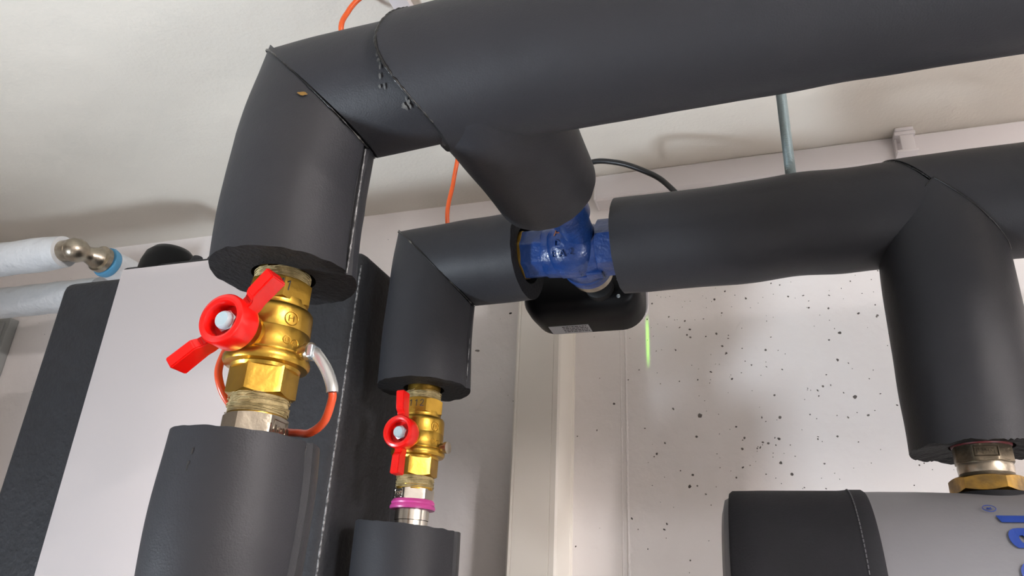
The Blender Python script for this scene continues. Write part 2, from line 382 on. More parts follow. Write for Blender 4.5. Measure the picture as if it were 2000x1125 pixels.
a_, b_ = V((-.343, -.9, CEIL)), V((-.343, .70, CEIL)); d_ = (b_ - a_).normalized(); L_ = (b_ - a_).length; sd_ = d_.cross(V((0, 0, 1)))
for nm, w_, z0, z1 in (('base', .0095, -.006, -.0003), ('lid', .0105, -.011, -.005)):
    bm = box_bm((0, -w_, z0), (L_, w_, z1), .0012, 2)
    for v in bm.verts: v.co = a_ + d_ * v.co.x + sd_ * v.co.y + V((0, 0, v.co.z))
    from_bm(nm, bm, 'white', mt)
cl = thing('cable_clip', 'small white plastic clip on the horizontal trunking near the ceiling', 'clip', (.224, .965, .61))
box('plate', (.2185, .948, .594), (.2355, .952, .620), 'white', cl, .001)
box('arm', (.212, .946, .618), (.238, .968, .6235), 'white', cl, .001)
box('hook', (.213, .944, .6235), (.236, .968, CEIL), 'white', cl, .0015)
box('foot', (.2120, .946, .5905), (.238, .968, .5945), 'white', cl, .001)
box('rib', (.2125, .956, .594), (.2155, .967, .620), 'white', cl, .0008)
rd = thing('threaded_rod', 'galvanised threaded rod hanging from the ceiling to the rear pipe', 'rod', (.0545, .69, .40))
zz = [.395 + i * .00075 for i in range(int((CEIL - .395) / .00075))]
lathe('thread', [(0, zz[0])] + [(.0054 if i % 2 else .0048, z) for i, z in enumerate(zz)] + [(0, CEIL)], 'rod', rd, (.0545, .69, 0), (0, 0, 1), 20, 20)
from_bm('nut', hex_bm(.0085, CEIL - .009, CEIL, (.0545, .69, 0)), 'rod', rd)

# ---------------------------------------------------------------- insulated pipes
ZP = .358   # axis height of the horizontal runs
R1 = V((-.305, .39, 0)); R2 = V((-.339, .70, 0)); R3 = V((.174, .69, 0))
VX = -.165  # three-way valve
# A: front riser, elbow, main and branch
A = thing('insulated_pipe', 'front run of thick black foam-covered pipe: riser, mitred elbow, long main and branch', 'pipe', (R1.x, R1.y, .198))
ZA = .352
def dispA(f, t, s):   # riser bows out to the left near its top
    b = sin(f * pi) * .0035; return (.0002 - .0045 * max(0, f - .55) / .45, V((-b + .004 * f * f, 0, 0)))
mitA = ((R1.x, R1.y, ZA), (1, 0, 1))
foam('foam_sleeve', (R1.x, R1.y, 0), (0, 0, 1), .0500, ((0, 0, .198), (.02, 0, 1)), ((R1.x + .003, R1.y, ZA), (1, 0, 1)), A, .022, open0=True, disp=dispA, seam=3.16)
def dispE(f, t, s): return (-.0020 * (1 - f) - .0022 * f * f, V((0, 0, .0052 * f)))
foam('foam_sleeve', (R1.x, R1.y, ZA), (1, 0, 0), .0490, ((R1.x + .004, R1.y, ZA), (1, 0, 1)), ((-.188, .39, ZA), (1, 0, 0)), A, disp=dispE)
def dispM(f, t, s):
    b = .0016 * sin(f * 9) ; return (b + .0012 * math.exp(-f * 14), V((0, 0, .006 * f + .002 * sin(f * 7) - .003 * math.exp(-f * 8))))
def cutM(Q):   # saddle-shaped end
    q = (Q.z - ZP) / .0518; return -.2262 + (.016 if q > 0 else .034) * abs(q) ** 1.8
foam('foam_sleeve', (0, .39, ZP), (1, 0, 0), .0518, cutM, ((.62, .39, ZP), (1, 0, 0)), A, disp=dispM, open0=True, nr=90, rough=.0006)
foam('foam_sleeve', (VX, .39, ZA + .002), (0, 1, 0), .0470, ((0, .372, 0), (0, 1, 0)), ((0, .563, 0), (.0, 1, .05)), A, .024, open1=True, nr=60, disp=lambda f, t, s: (.0085 * (1 - f) ** 1.6 * min(1, f / .20) ** 1.2 - .006 * max(0, 1 - f / .06), V((-.005 * (1 - f), 0, -.002 * (1 - f)))))
seam_ring('glue_seam', A, (R1.x, R1.y, ZA), (1, 0, 0), .0466, ((R1.x + .0035, R1.y, ZA), (1, 0, 1)), 'seam', .0010)
seam_ring('glue_seam', A, (0, .39, ZP), (1, 0, 0), .0517, cutM, 'glue', .0014, dispM, 0, (1.0, 4.42))
# glossy glue bead down the riser's slit
d_, u_, v_ = frame((0, 0, 1))
def bead(name, par, P, R, t, z0, z1, m='gloss', r=.0009, dx=0):
    dr = u_ * cos(t) + v_ * sin(t)
    tube(name, [V((P.x, P.y, 0)) + dr * (R + .0002) + V((dx * 0, 0, z0 + (z1 - z0) * i / 90)) + dr.cross(d_) * .0006 * noise.noise(V((i * .3, 4, 0))) for i in range(91)], r, m, par, 6, False, lambda i: .55 + .8 * abs(noise.noise(V((i * .5, 8, z0)))))
bead('glue_bead', A, R1 + V((.0005, 0, 0)), .0488, 3.16, .203, .303)
def stain(name, m, par, org, ax, R, cen, ang, w, h, n=14):
    d, u, v = frame(ax); bm = bmesh.new(); o = V(org); vs = []
    f = lambda ds, da: o + d * (cen + ds) + (u * cos(ang + da / R) + v * sin(ang + da / R)) * R
    c = bm.verts.new(f(0, 0))
    for k in range(n):
        q = .7 + .5 * random.random(); vs.append(bm.verts.new(f(sin(2 * pi * k / n) * h * q, cos(2 * pi * k / n) * w * q)))
    for k in range(n): bm.faces.new((c, vs[k], vs[(k + 1) % n]))
    return from_bm(name, bm, m, par)
M['amber'] = mat('amber_glue', (.22, .12, .02), .4)
M['smear'] = mat('grey_glue_smear', (.12, .115, .105), .6, col2=(.03, .03, .03), vscale=300)
stain('glue_blotch', 'amber', A, (R1.x + .0005, R1.y, 0), (0, 0, 1), .0489, .3245, 2.00, .0036, .0016)
for k in range(9): stain('glue_smear', 'smear', A, (0, .39, ZA + .0030), (1, 0, 0), .0484, random.gauss(-.2105, .003), random.gauss(4.14, .06), random.uniform(.0008, .0024), random.uniform(.0006, .0018), 8)
for k in range(7): stain('glue_smear', 'smear', A, (0, .39, ZA + .0030), (1, 0, 0), .0484, random.gauss(-.2262, .0012), random.uniform(3.3, 3.85), random.uniform(.001, .003), random.uniform(.0005, .0012), 8)
# B left: rear riser with elbow stub
Bp = thing('insulated_pipe', 'rear black foam-covered riser with mitred elbow ending at the blue valve', 'pipe', (R2.x, R2.y, .213))
foam('foam_sleeve', (R2.x, R2.y, 0), (0, 0, 1), .0500, ((0, 0, .213), (0, 0, 1)), ((R2.x, R2.y, ZP), (1, 0, 1)), Bp, .022, open0=True, disp=lambda f, t, s: (-.002 * f * f, V((-.002 * sin(f * pi), 0, 0))), seam=3.16)
foam('foam_sleeve', (R2.x, R2.y, ZP), (1, 0, 0), .0495, ((R2.x, R2.y, ZP), (1, 0, 1)), ((-.226, .69, ZP), (1, -.10, 0)), Bp, .032, open1=True, disp=lambda f, t, s: (-.002 * (1 - f), V((0, -.006 * f, .002 * f))), rough=.0006)
seam_ring('glue_seam', Bp, (R2.x, R2.y, ZP), (1, 0, 0), .0478, ((R2.x, R2.y, ZP), (1, 0, 1)), 'glue', .0009)
bead('glue_bead', Bp, R2, .0490, 3.14, .22, .27, 'gloss', .0006)
lathe('inner_pipe', [(0, -.06), (.020, -.06), (.020, .05), (0, .05)], 'blackmatte', Bp, (-.28, .69, ZP), (1, 0, 0), 32)
# B right: tee
T = thing('insulated_pipe', 'black foam-covered tee on the right: rear run with a leg down to the tank', 'pipe', (R3.x, R3.y, .135))
def dispB(f, t, s):
    bl = .004 * math.exp(-((s - .055) / .035) ** 2) + .0035 * math.exp(-((s - .13) / .04) ** 2)
    up = max(0, sin(t)) if False else 1
    return (.0004, V((0, 0, bl)))
cTL = ((R3.x - .003, R3.y, ZP), (1, 0, 0)); sp = .0025
foam('foam_sleeve', (0, .69, ZP), (1, 0, 0), .0505, ((-.121, .69, ZP), (1, -.06, 0)), ((.1685, .69, ZP), (1, 0, .70)), T, .034, open0=True, disp=dispB, nr=60, rough=.0005)
def dispR(f, t, s): return (.0015 + .004 * f, V((0, 0, .004 + .006 * f)))
foam('foam_sleeve', (0, .69, ZP), (1, 0, 0), .0505, ((.1695, .69, ZP), (1, 0, .70)), ((.62, .69, ZP), (1, 0, 0)), T, disp=dispR, nr=40)
# down leg cut as a wedge: two mitre planes
def leg_mesh():
    R = .0508; n = 144; nr = 40; bm = bmesh.new(); rows = []; inn = []
    for k in range(n):
        t = 2 * pi * k / n; dr = V((sin(t), -cos(t), 0)); Q = V((R3.x, R3.y, 0)) + dr * R
        x = dr.x * R; top = ZP - abs(x + .007) * 1.05 + .010
        z0 = .136 + .0012 * noise.noise(V((k * .9, 1, 2))) + .0025 * noise.noise(V((k * .15, 5, 2)))
        col = []
        for i in range(nr + 1):
            f = i / nr; z = z0 + (top - z0) * f
            rr = R + .0010 * sin(f * pi) + .0012 * f + noise.noise(V((dr.x * 2, dr.y * 2, z * 22))) * .0008
            col.append(bm.verts.new(V((R3.x, R3.y, z)) + dr * rr + V((-.003 * (1 - f) + .0, 0, 0))))
        rows.append(col); ii = []
        for g in range(1, 6):
            p = col[0].co.lerp(V((R3.x, R3.y, .140)) + dr * .024, g / 5); ii.append(bm.verts.new(p))
        ii.append(bm.verts.new(V((R3.x, R3.y, .22)) + dr * .024)); inn.append(ii)
    for k in range(n):
        j = (k + 1) % n
        for i in range(nr): bm.faces.new((rows[k][i], rows[j][i], rows[j][i + 1], rows[k][i + 1]))
        a = [rows[k][0]] + inn[k]; b = [rows[j][0]] + inn[j]
        for g in range(6): bm.faces.new((a[g], b[g], b[g + 1], a[g + 1])).material_index = 1
    return bm
from_bm('foam_sleeve', leg_mesh(), ['foam', 'cut'], T, 40)
pts = []
for i in range(81):
    x = -.0500 + .100 * i / 80; z = ZP - abs(x + .007) * 1.05 + .0105; R = .0522; pts.append(V((R3.x + x, R3.y - sqrt(max(R * R - x * x, 1e-9)), z)))
tube('glue_seam', pts, .0009, 'seam', T, 6, False, lambda i: .7 + .9 * abs(noise.noise(V((i * .4, 3, 0)))))
seam_ring('glue_seam', T, (0, .69, ZP), (1, 0, 0), .0512, ((.169, .69, ZP), (1, 0, .70)), 'seam', .0010, lambda f, t, s: (0, V((0, 0, .0035))), 1, (1.3, 3.02))
# lower risers
L1 = V((-.3095, .39, 0))
D = thing('insulated_pipe', 'black foam-covered lower riser under the front ball valve', 'pipe', (L1.x, L1.y, -.6))
foam('foam_sleeve', (L1.x, L1.y, 0), (0, 0, 1), .0462, ((0, 0, -.6), (0, 0, 1)), ((L1.x, 0, .0895), (.03, 0, 1)), D, .024, open1=True, seam=3.16, nr=90, rough=.0008, disp=lambda f, t, s: (.0012 * sin(s * 40), V()))
bead('slit', D, L1, .0446, 3.14, -.3, .086, 'glue', .0005)
dr = lambda t: u_ * cos(t) + v_ * sin(t)
bm = bmesh.new()
for i in range(26):
    z = random.uniform(-.05, .085); t = 1.57 + random.gauss(0, .03) if i < 14 else random.uniform(1.2, 1.65)
    p = L1 + dr(t) * .0463 + V((0, 0, z)); tube_bm([p, p + V((random.gauss(0, .0003), 0, -random.uniform(.001, .004)))], .0005 + .0004 * random.random(), 6, bm=bm)
o = from_bm('surface_nicks', bm, 'chip', D); o['kind'] = 'stuff'
L2 = V((-.341, .70, 0))
D2 = thing('insulated_pipe', 'black foam-covered lower riser under the rear ball valve', 'pipe', (L2.x, L2.y, -.6))
foam('foam_sleeve', (L2.x, L2.y, 0), (0, 0, 1), .0528, ((0, 0, -.6), (0, 0, 1)), ((L2.x, 0, .070), (.06, 0, 1)), D2, .019, open1=True, seam=3.1, nr=80, rough=.001)
bead('slit', D2, L2, .0510, 3.08, -.3, .066, 'glue', .0005)

# ---------------------------------------------------------------- ball valves
def az(deg): return V((sin(radians(deg)), -cos(radians(deg)), 0))     # heading measured from -Y towards +X
def ball_valve(label, org, top_corner, low_corner, hdeg, port=True):
    t = thing('ball_valve', label, 'valve', (org[0], org[1], org[2] - .04), 'brass ball valves with red butterfly handles'); O = V(org); O0 = V(org)
    prof = [(.010, .026), (.0200, .026), (.0204, .0225), (.0198, .0208), (.0200, .0200), (.0236, .0192), (.0247, .0175), (.0250, .0150), (.0251, .0038), (.0247, .0030), (.0251, .0022), (.0253, -.006), (.0256, -.0100), (.0262, -.0122), (.0258, -.0130), (.0272, -.0140), (.0280, -.0160), (.0280, -.0185), (.0268, -.0205), (.0225, -.0215), (.0215, -.0235), (.010, -.0235)]
    lathe('body', prof, 'brass', t, O, n=96, smooth=32)
    th = from_bm('top_hexagon', hex_bm(.0196, .0225, .0395, O, (0, 0, 1), az(top_corner), .012), 'brass', t, 25)
    from_bm('lower_hexagon', hex_bm(.0196, -.0415, -.0205, O, (0, 0, 1), az(low_corner), .012), 'brass', t, 25)
    def strands(z0, z1, r, nm='hemp_wrap'):
        bm = lathe_bm([(.010, z0), (r, z0), (r * 1.01, (z0 + z1) / 2), (r * .98, z1), (.010, z1)], O, n=48)
        for i in range(46):
            za = random.uniform(z0, z1); zb = min(max(za + random.gauss(0, .0025), z0), z1); a = random.random() * 6.28; L = random.uniform(.7, 2.2)
            tube_bm([O + az(degrees_(a + L * k / 9)) * (r + .0004 + .0007 * random.random()) + V((0, 0, za + (zb - za) * k / 9)) for k in range(10)], .00028, 4, bm=bm)
        return from_bm(nm, bm, 'hemp', t, 40)
    strands(.0395, .048, .0180); strands(-.0530, -.0412, .0186)
    lathe('thread', [(.010, .0445), (.0176, .045), (.0178, .0475), (.0174, .05), (.0178, .0525), (.0174, .060), (.010, .060)], 'brass', t, O, n=48)
    # stem boss towards -Y
    lathe('stem_boss', [(0, 0), (.0115, .0), (.0115, .026), (.0085, .027), (.0085, .036), (0, .036)], 'brass', t, O + V((0, 0, -.004)), (0, -1, 0), 40)
    # butterfly handle
    S = O + V((0, -.034, -.0045)); hd = lathe('handle', [(.0105, .0015), (.0135, 0), (.0160, .001), (.0165, .003), (.0165, .0155), (.0156, .0170), (.0135, .0178), (.0118, .0172), (.0112, .016), (.0112, .0075), (.004, .007), (.004, .0035), (.0105, .0015)], 'red', t, S, (0, -1, 0), 64, 35)
    a = V((cos(radians(hdeg)), 0, sin(radians(hdeg)))); b = V((-a.z, 0, a.x)); fwd = V((0, -1, 0))
    for s in (1, -1):
        bm = bmesh.new(); rows = []
        for q, wd, y0, y1 in ((.0145, .0040, .001, .0125), (.0195, .0040, .0015, .0130), (.0230, .0042, .003, .0165), (.0415, .0044, .0045, .0185)):
            c = S + a * s * q; rows.append([bm.verts.new(c + b * wd * e + fwd * y) for e, y in ((-1, y0), (1, y0), (1, y1), (-1, y1))])
        for r0, r1 in zip(rows, rows[1:]):
            for k in range(4): bm.faces.new((r0[k], r0[(k + 1) % 4], r1[(k + 1) % 4], r1[k]))
        bm.faces.new(rows[0]); bm.faces.new(rows[-1])
        bmesh.ops.recalc_face_normals(bm, faces=bm.faces)
        bmesh.ops.bevel(bm, geom=list(bm.edges), offset=.0008, segments=2, affect='EDGES')
        from_bm('wing', bm, 'red', hd, 35)
    nb = from_bm('handle_nut', hex_bm(.0063, .006, .0125, S, (0, -1, 0), (1, 0, .3), 0, .5), 'zinc', t, 25)
    lathe('nut_cap', [(.0062, .012), (.0056, .0150), (.0046, .0162), (.0030, .0160), (0, .0156)], 'cap', nb, S, (0, -1, 0), 32, 50)
    # cast marks on the right-hand side
    for deg, z, rr in ((62, .0085, .0046), (60, -.0065, .0026), (74, -.0075, .0026)):
        n_ = az(deg); rt = V((cos(radians(deg)), sin(radians(deg)), 0)); c = O + n_ * .0250 + V((0, 0, z))
        tube('cast_mark', [c + rt * rr * cos(k * .2618) + V((0, 0, rr * sin(k * .2618))) + n_ * (.0004 - rr * rr * cos(k * .2618) ** 2 / .05) for k in range(24)], .00035, 'brass', t, 6, True)
        bm = bmesh.new()
        for a_, b_ in (((-.4, -.45), (-.4, .45)), ((-.4, 0), (.2, .1)), ((.35, -.45), (.3, .4))): tube_bm([c + n_ * .0003 + rt * rr * q_[0] + V((0, 0, rr * q_[1])) for q_ in (a_, b_)], .0003, 5, bm=bm)
        from_bm('cast_emblem', bm, 'brass', t)
    if port:
        q = O + V((.0245, .0, -.0115)); ax = V((1, -.15, .0))
        lathe('drain_port', [(0, 0), (.0048, 0), (.0048, .006), (.0062, .0065), (.0062, .010), (.004, .0105), (0, .0105)], 'nickel', t, q, ax, 24)
    return t
def degrees_(a): return a * 180 / pi
v1o = V((-.3055, .39, .1585)); v2o = V((-.3385, .70, .1605))
v1 = ball_valve('front brass ball valve with slanted red butterfly handle, numbered 111', v1o, 42.5, 68, 42)
v2 = ball_valve('rear brass ball valve with upright red butterfly handle, numbered 112', v2o, 34.8, 64, 92)
ONE = [[(-.0011, .0017), (.0006, .0030)], [(.0006, .0030), (.0001, -.0030)]]
TWO = [[(-.0016, .0016), (-.0006, .0030), (.0010, .0026), (.0011, .0010), (-.0004, -.0012), (-.0019, -.0027)], [(-.0019, -.0027), (.0018, -.0028)]]
def mark(par, O, deg, z, offs, ap=.0197, k=1.0):
    n_ = az(deg); rt = V((cos(radians(deg)), sin(radians(deg)), 0)); bm = bmesh.new()
    for dx, st in offs:
        strokes_bm([[(x * k, y * k) for x, y in s] for s in st], O + n_ * ap + rt * dx + V((0, 0, z)), rt, (0, 0, 1), .00042, bm)
    from_bm('marker_number', bm, 'ink', par)
mark(v1, v1o, 12.5, .033, ((.0015, ONE), (.0097, ONE)), k=1.05)
mark(v1, v1o, 72.5, .0322, ((-.0080, ONE),), k=1.15)
mark(v2, v2o, 4.8, .0325, ((-.0058, ONE), (.0002, ONE), (.0065, TWO)), k=1.1)

# ---------------------------------------------------------------- unions below the valves
def union(label, O, corner, z1, z0, m, face, parts):
    t = thing('pipe_union', label, 'pipe fitting', (O.x, O.y, z0 - .03))
    hx = from_bm('hexagon', hex_bm(.0180, z0, z1, V((O.x, O.y, 0)), (0, 0, 1), az(corner), .01, .35), m, t, 25)
    n_ = az(face); rt = V((cos(radians(face)), sin(radians(face)), 0)); zc = (z0 + z1) / 2; c = V((O.x, O.y, zc)) + n_ * .0180; hh = (z1 - z0) * .34; hw = .0068
    tube('cast_frame', [c + rt * hw + V((0, 0, hh)), c - rt * hw + V((0, 0, hh)), c - rt * hw - V((0, 0, hh)), c + rt * hw - V((0, 0, hh))], .0004, m, t, 6, True)
    lettering('cast_letters', 'RBM', hh * 1.75, c + n_ * .0002, -rt, (0, 0, -1), m, t, extrude=.0004, spacing=1.05)
    for nm, prof, mm in parts: lathe(nm, prof, mm, t, (O.x, O.y, 0), n=56)
    return t
union('dull nickel hexagon union between the front valve and its foam riser', v1o, 64, .1050, .086, 'nickel', 94, [('pipe', [(0, -.2), (.0165, -.2), (.0165, .090), (0, .090)], 'chrome'), ('brass_thread', [(.01, .1045), (.0178, .1045), (.0178, .1070), (.01, .1070)], 'brass')])
union('bright nickel hexagon union with a magenta ring above the rear foam riser', v2o, 58, .1075, .0955, 'chrome', -32, [
    ('magenta_ring', [(.012, .0965), (.0205, .0962), (.0222, .0935), (.0215, .0918), (.0226, .0905), (.0232, .0885), (.0226, .0868), (.018, .0865), (.012, .0865)], 'pink'),
    ('pipe', [(0, -.2), (.0165, -.2), (.0165, .076), (.0172, .0765), (.0172, .0875), (0, .0875)], 'chrome'),
    ('brass_thread', [(.01, .106), (.0186, .106), (.0188, .1085), (.0182, .1092), (.0188, .1105), (.0182, .112), (.01, .112)], 'brass')])

# ---------------------------------------------------------------- sensor cable looped round the front valve
sc = thing('sensor_cable', 'thin red-orange cable with silver sleeve looped round the front ball valve', 'cable', (v1o.x, v1o.y, .09))
LOOP = [(-.2675, .386, .1455), (-.2625, .385, .1415), (-.2545, .384, .1320), (-.2495, .384, .1225), (-.2485, .3845, .1175), (-.2490, .386, .1130), (-.2560, .392, .1015), (-.2700, .400, .0965), (-.2850, .409, .0985), (-.3050, .4150, .1020), (-.3260, .404, .1085), (-.3340, .394, .1180), (-.3390, .388, .1300), (-.3415, .388, .1420), (-.3390, .392, .1600), (-.3330, .402, .1750), (-.3250, .410, .2000)]
tube('silver_sleeve', smooth_path(LOOP[:5], 8), .0038, 'silver', sc, 18)
tube('cable', smooth_path(LOOP[4:], 8), .0026, 'orange2', sc, 14)
box('clamp', (-.2695, .380, .1405), (-.2655, .391, .1495), 'zinc', sc, .001)

# ---------------------------------------------------------------- blue three-way valve
tv = thing('three_way_valve', 'blue cast-iron three-way valve between the rear foam sleeves', 'valve', (VX, .69, ZP - .05))
W = V((VX, .69, ZP))
from_bm('body', lathe_bm([(0, -.040), (.0245, -.040), (.0275, -.036), (.0285, -.020), (.0295, 0), (.0275, .012), (.0250, .022), (.0230, .030), (0, .030)], W, (1, 0, 0), 48), 'blue', tv, 40)
lathe('belly', [(0, .036), (.012, .0350), (.022, .030), (.0285, .021), (.0315, .008), (.0305, -.006), (.0270, -.02), (0, -.02)], 'blue', tv, W + V((-.008, .000, .003)), (.1, -.86, -.45), 48, 60)
for s in (-1, 1):
    from_bm('port_hexagon', hex_bm(.0255 if s < 0 else .0268, .032 if s < 0 else .020, .062, W, (s, 0, 0), (0, 0, 1) if s < 0 else (0, -.5, 1), .014, .4, 8 if s < 0 else 6), 'blue', tv, 30)
lathe('front_neck', [(.0, .010), (.0170, .010), (.0165, .034), (.0175, .058), (.0215, .066), (.0225, .125), (.014, .125)], 'blue', tv, W + V((.004, 0, .007)), (0, -1, 0), 48)
lathe('bonnet', [(0, .010), (.0285, .010), (.0285, .026), (.0270, .029), (.0285, .031), (.0285, .036), (.0265, .0385), (.0265, .046), (0, .046)], 'blue', tv, W, (0, 1, 0), 64)
lathe('steel_collar', [(.01, .046), (.0245, .046), (.0245, .060), (.022, .062), (.01, .062)], 'nickel', tv, W, (0, 1, 0), 56)
lathe('spindle', [(0, .06), (.008, .06), (.008, .112), (0, .112)], 'blackmatte', tv, W, (0, 1, 0), 24)
from_bm('brass_nut', hex_bm(.0262, .060, .069, W, (-1, 0, 0), (0, 0, 1), .014, .4, 8), 'brass', tv, 30)
lathe('lock_nut', [(.014, .062), (.021, .062), (.021, .075), (.014, .075)], 'dull', tv, W, (1, 0, 0), 40)
n_ = V((0, -.80, -.60)).normalized(); up = V((0, -.60, .80)).normalized()
up = (V((0, 0, 1)) - n_ * n_.z).normalized()
n_ = V((.1, -.86, -.45)).normalized(); up = (V((0, 0, 1)) - n_ * n_.z).normalized(); rt = up.cross(n_)
for ch, x, y, h, m in (('B', -.0165, -.0055, .0105, 'blue'), ('A', -.0075, -.0050, .0105, 'blue'), ('2', .0010, -.0035, .0105, 'blue'), ('D', -.0125, .0060, .0095, 'blue'), ('A', -.0125, .0175, .012, 'rust')):
    dd_ = .0362 - (x * x + y * y) / .064
    lettering('cast_letter', ch, h, W + V((-.008, .000, .003)) + rt * x + up * y + n_ * dd_, rt, up, m, tv, extrude=.0022)
box('flow_plate', (VX - .020, .6785, ZP - .0310), (VX + .002, .694, ZP - .0255), 'blue', tv, .0015)
box('flow_plate', (VX + .006, .690, ZP - .0300), (VX + .024, .704, ZP - .0240), 'blue', tv, .0015)

# ---------------------------------------------------------------- actuator behind it
ac = thing('valve_actuator', 'black box-shaped valve actuator with white back cover and green light', 'actuator', (-.19, .84, .33))
def rrect(x0, x1, z0, z1, r, n=8):
    out = []
    for cx, cz, a0 in ((x1 - r, z1 - r, 0), (x0 + r, z1 - r, 90), (x0 + r, z0 + r, 180), (x1 - r, z0 + r, 270)):
        for k in range(n + 1): a = radians(a0 + 90 * k / n); out.append((cx + r * cos(a), cz + r * sin(a)))
    return out
def loft_y(secs):
    bm = bmesh.new(); rings = [[bm.verts.new((x, y, z)) for x, z in pts] for y, pts in secs]
    for a, b in zip(rings, rings[1:]):
        n = len(a)
        for k in range(n): bm.faces.new((a[k], a[(k + 1) % n], b[(k + 1) % n], b[k]))
    bm.faces.new(rings[0]); bm.faces.new(rings[-1]); return bm
AX0, AX1, AZ0, AZ1 = -.2655, -.1185, .3275, .430
from_bm('housing', loft_y([(.795, rrect(AX0 + .012, AX1 - .006, AZ0 + .020, AZ1 - .01, .020)), (.7965, rrect(AX0 + .008, AX1 - .003, AZ0 + .014, AZ1 - .006, .022)), (.802, rrect(AX0 + .003, AX1 - .001, AZ0 + .008, AZ1 - .002, .024)), (.812, rrect(AX0, AX1, AZ0 + .003, AZ1, .026)), (.830, rrect(AX0, AX1, AZ0, AZ1, .028)), (.860, rrect(AX0 + .001, AX1 - .001, AZ0, AZ1, .030))]), 'black', ac, 45)
from_bm('back_cover', loft_y([(.860, rrect(AX0 + .006, AX1 + .0012, AZ0 + .0045, AZ1 - .003, .028)), (.874, rrect(AX0 + .008, AX1 + .0006, AZ0 + .0085, AZ1 - .005, .028)), (.884, rrect(AX0 + .014, AX1 - .006, AZ0 + .016, AZ1 - .010, .026))]), 'white', ac, 45)
for x, z in ((-.1427, .3682), (-.1430, .3462), (-.2440, .372)):
    lathe('screw', [(0, .0016), (.0018, .0014), (.0024, 0), (.0024, -.002)], 'zinc', ac, (x, .795, z), (0, -1, 0), 16)
lb = box('rating_label', (-.2390, .832, AZ0 - .0005), (-.1880, .858, AZ0 + .001), 'label', ac)
bm = bmesh.new()
for r in range(4):
    x = -.222
    while x < -.191:
        wd = random.uniform(.0015, .005); box_bm((x, .8345 + r * .0055, AZ0 - .0008), (min(x + wd, -.190), .8365 + r * .0055, AZ0 - .0002), 0, 1, bm); x += wd + .001
o = from_bm('label_print', bm, 'ink', lb); o['kind'] = 'stuff'
lathe('led_window', [(0, .001), (.0022, .0008), (.0026, 0)], 'led', ac, (AX1 - .0125, .8838, .372), (0, 1, 0), 16)
# the light pipe throws a narrow upright fan of green on the wall
ll = bpy.data.lights.new('led_glow', 'SPOT'); ll.energy = .6; ll.color = (.32, 1, .04); ll.spot_size = radians(44); ll.spot_blend = 1; ll.shadow_soft_size = .0008
ll.use_nodes = True; nt = ll.node_tree; em = nt.nodes['Emission']; tcn = nt.nodes.new('ShaderNodeTexCoord'); sx = nt.nodes.new('ShaderNodeSeparateXYZ')
nt.links.new(tcn.outputs['Normal'], sx.inputs[0])
def mth(op, a, b):
    n = nt.nodes.new('ShaderNodeMath'); n.operation = op
    for k, q in enumerate((a, b)):
        if isinstance(q, (int, float)): n.inputs[k].default_value = q
        else: nt.links.new(q, n.inputs[k])
    return n.outputs[0]
e2 = mth('DIVIDE', mth('DIVIDE', sx.outputs[0], sx.outputs[2]), .018)
nt.links.new(mth('POWER', 2.718, mth('MULTIPLY', mth('MULTIPLY', e2, e2), -1.0)), em.inputs['Strength'])
lo = bpy.data.objects.new('led_light', ll); C.objects.link(lo); lo.location = (AX1 - .0125, .888, .372)
fw = (V((-.1385, 1.0, .362)) - V(lo.location)).normalized(); rx = fw.cross(V((0, 0, 1))).normalized(); uy = rx.cross(fw)
lo.rotation_euler = Matrix((rx, uy, -fw)).transposed().to_euler(); lo.parent = ac; lo.matrix_parent_inverse = ac.matrix_basis.inverted()
lathe('drive_socket', [(.008, 0), (.017, 0), (.017, .012), (.013, .014), (.008, .014)], 'blackmatte', ac, (VX, .796, ZP), (0, -1, 0), 32)

# ---------------------------------------------------------------- loose cables
oc = tag(tube('power_cable', smooth_path([(-.330, .535, CEIL), (-.372, .530, .625), (-.392, .525, .598), (-.397, .53, .565), (-.392, .60, .53), (-.368, .71, .58), (-.364, .78, .590), (-.3735, .80, .545), (-.378, .80, .485), (-.372, .83, .43), (-.33, .86, .40), (-.270, .85, .39)], 10), .0030, 'orange', None, 12), 'orange cable hanging from the ceiling behind the black pipes', 'cable')
bc = tag(tube('control_cable', smooth_path([(-.215, .845, .4335), (-.222, .83, .47), (-.215, .81, .520), (-.1813, .80, .5415), (-.145, .80, .5370), (-.110, .80, .519), (-.083, .80, .4965), (-.060, .80, .455), (-.062, .82, .40), (-.113, .845, .388)], 10), .0036, 'blackcable', None, 12), 'black cable arching over the right-hand rear pipe', 'cable')

# ---------------------------------------------------------------- jacketed tank bottom right
TR, TZ, TY = .092, .0105, .69
tk = thing('storage_tank', 'grey jacketed horizontal tank with a dark stitched end band, bottom right', 'tank', (.3, TY, TZ - TR))
def tl(name, prof, m): return lathe(name, prof, m, tk, (0, TY, TZ), (1, 0, 0), 128, 40)
tl('jacket', [(0, .06), (TR, .06)] + [(TR + .0006 * sin(i * 1.3), .06 + i * .03) for i in range(1, 20)] + [(0, .66)], 'tank')
tl('end_disc', [(0, -.0335), (TR - .016, -.0335), (TR - .0065, -.031), (TR - .004, -.026), (TR - .004, .02)], 'tank')
bd = tl('end_band', [(TR - .004, -.0265), (TR - .001, -.0270), (TR + .0010, -.0245), (TR + .0014, .0), (TR + .0014, .06), (TR + .0022, .0675), (TR + .0022, .0765), (TR + .0008, .0785), (TR - .003, .0785)], 'band')
bm = bmesh.new()
for k in range(150):
    a = 2 * pi * k / 150; a2 = a + .030; q = TR + .0024
    tube_bm([(.0665, TY - cos(x) * q, TZ + sin(x) * q) for x in (a, (a + a2) / 2, a2)], .0005, 4, bm=bm)
o = from_bm('stitching', bm, 'thread', bd); o['kind'] = 'stuff'
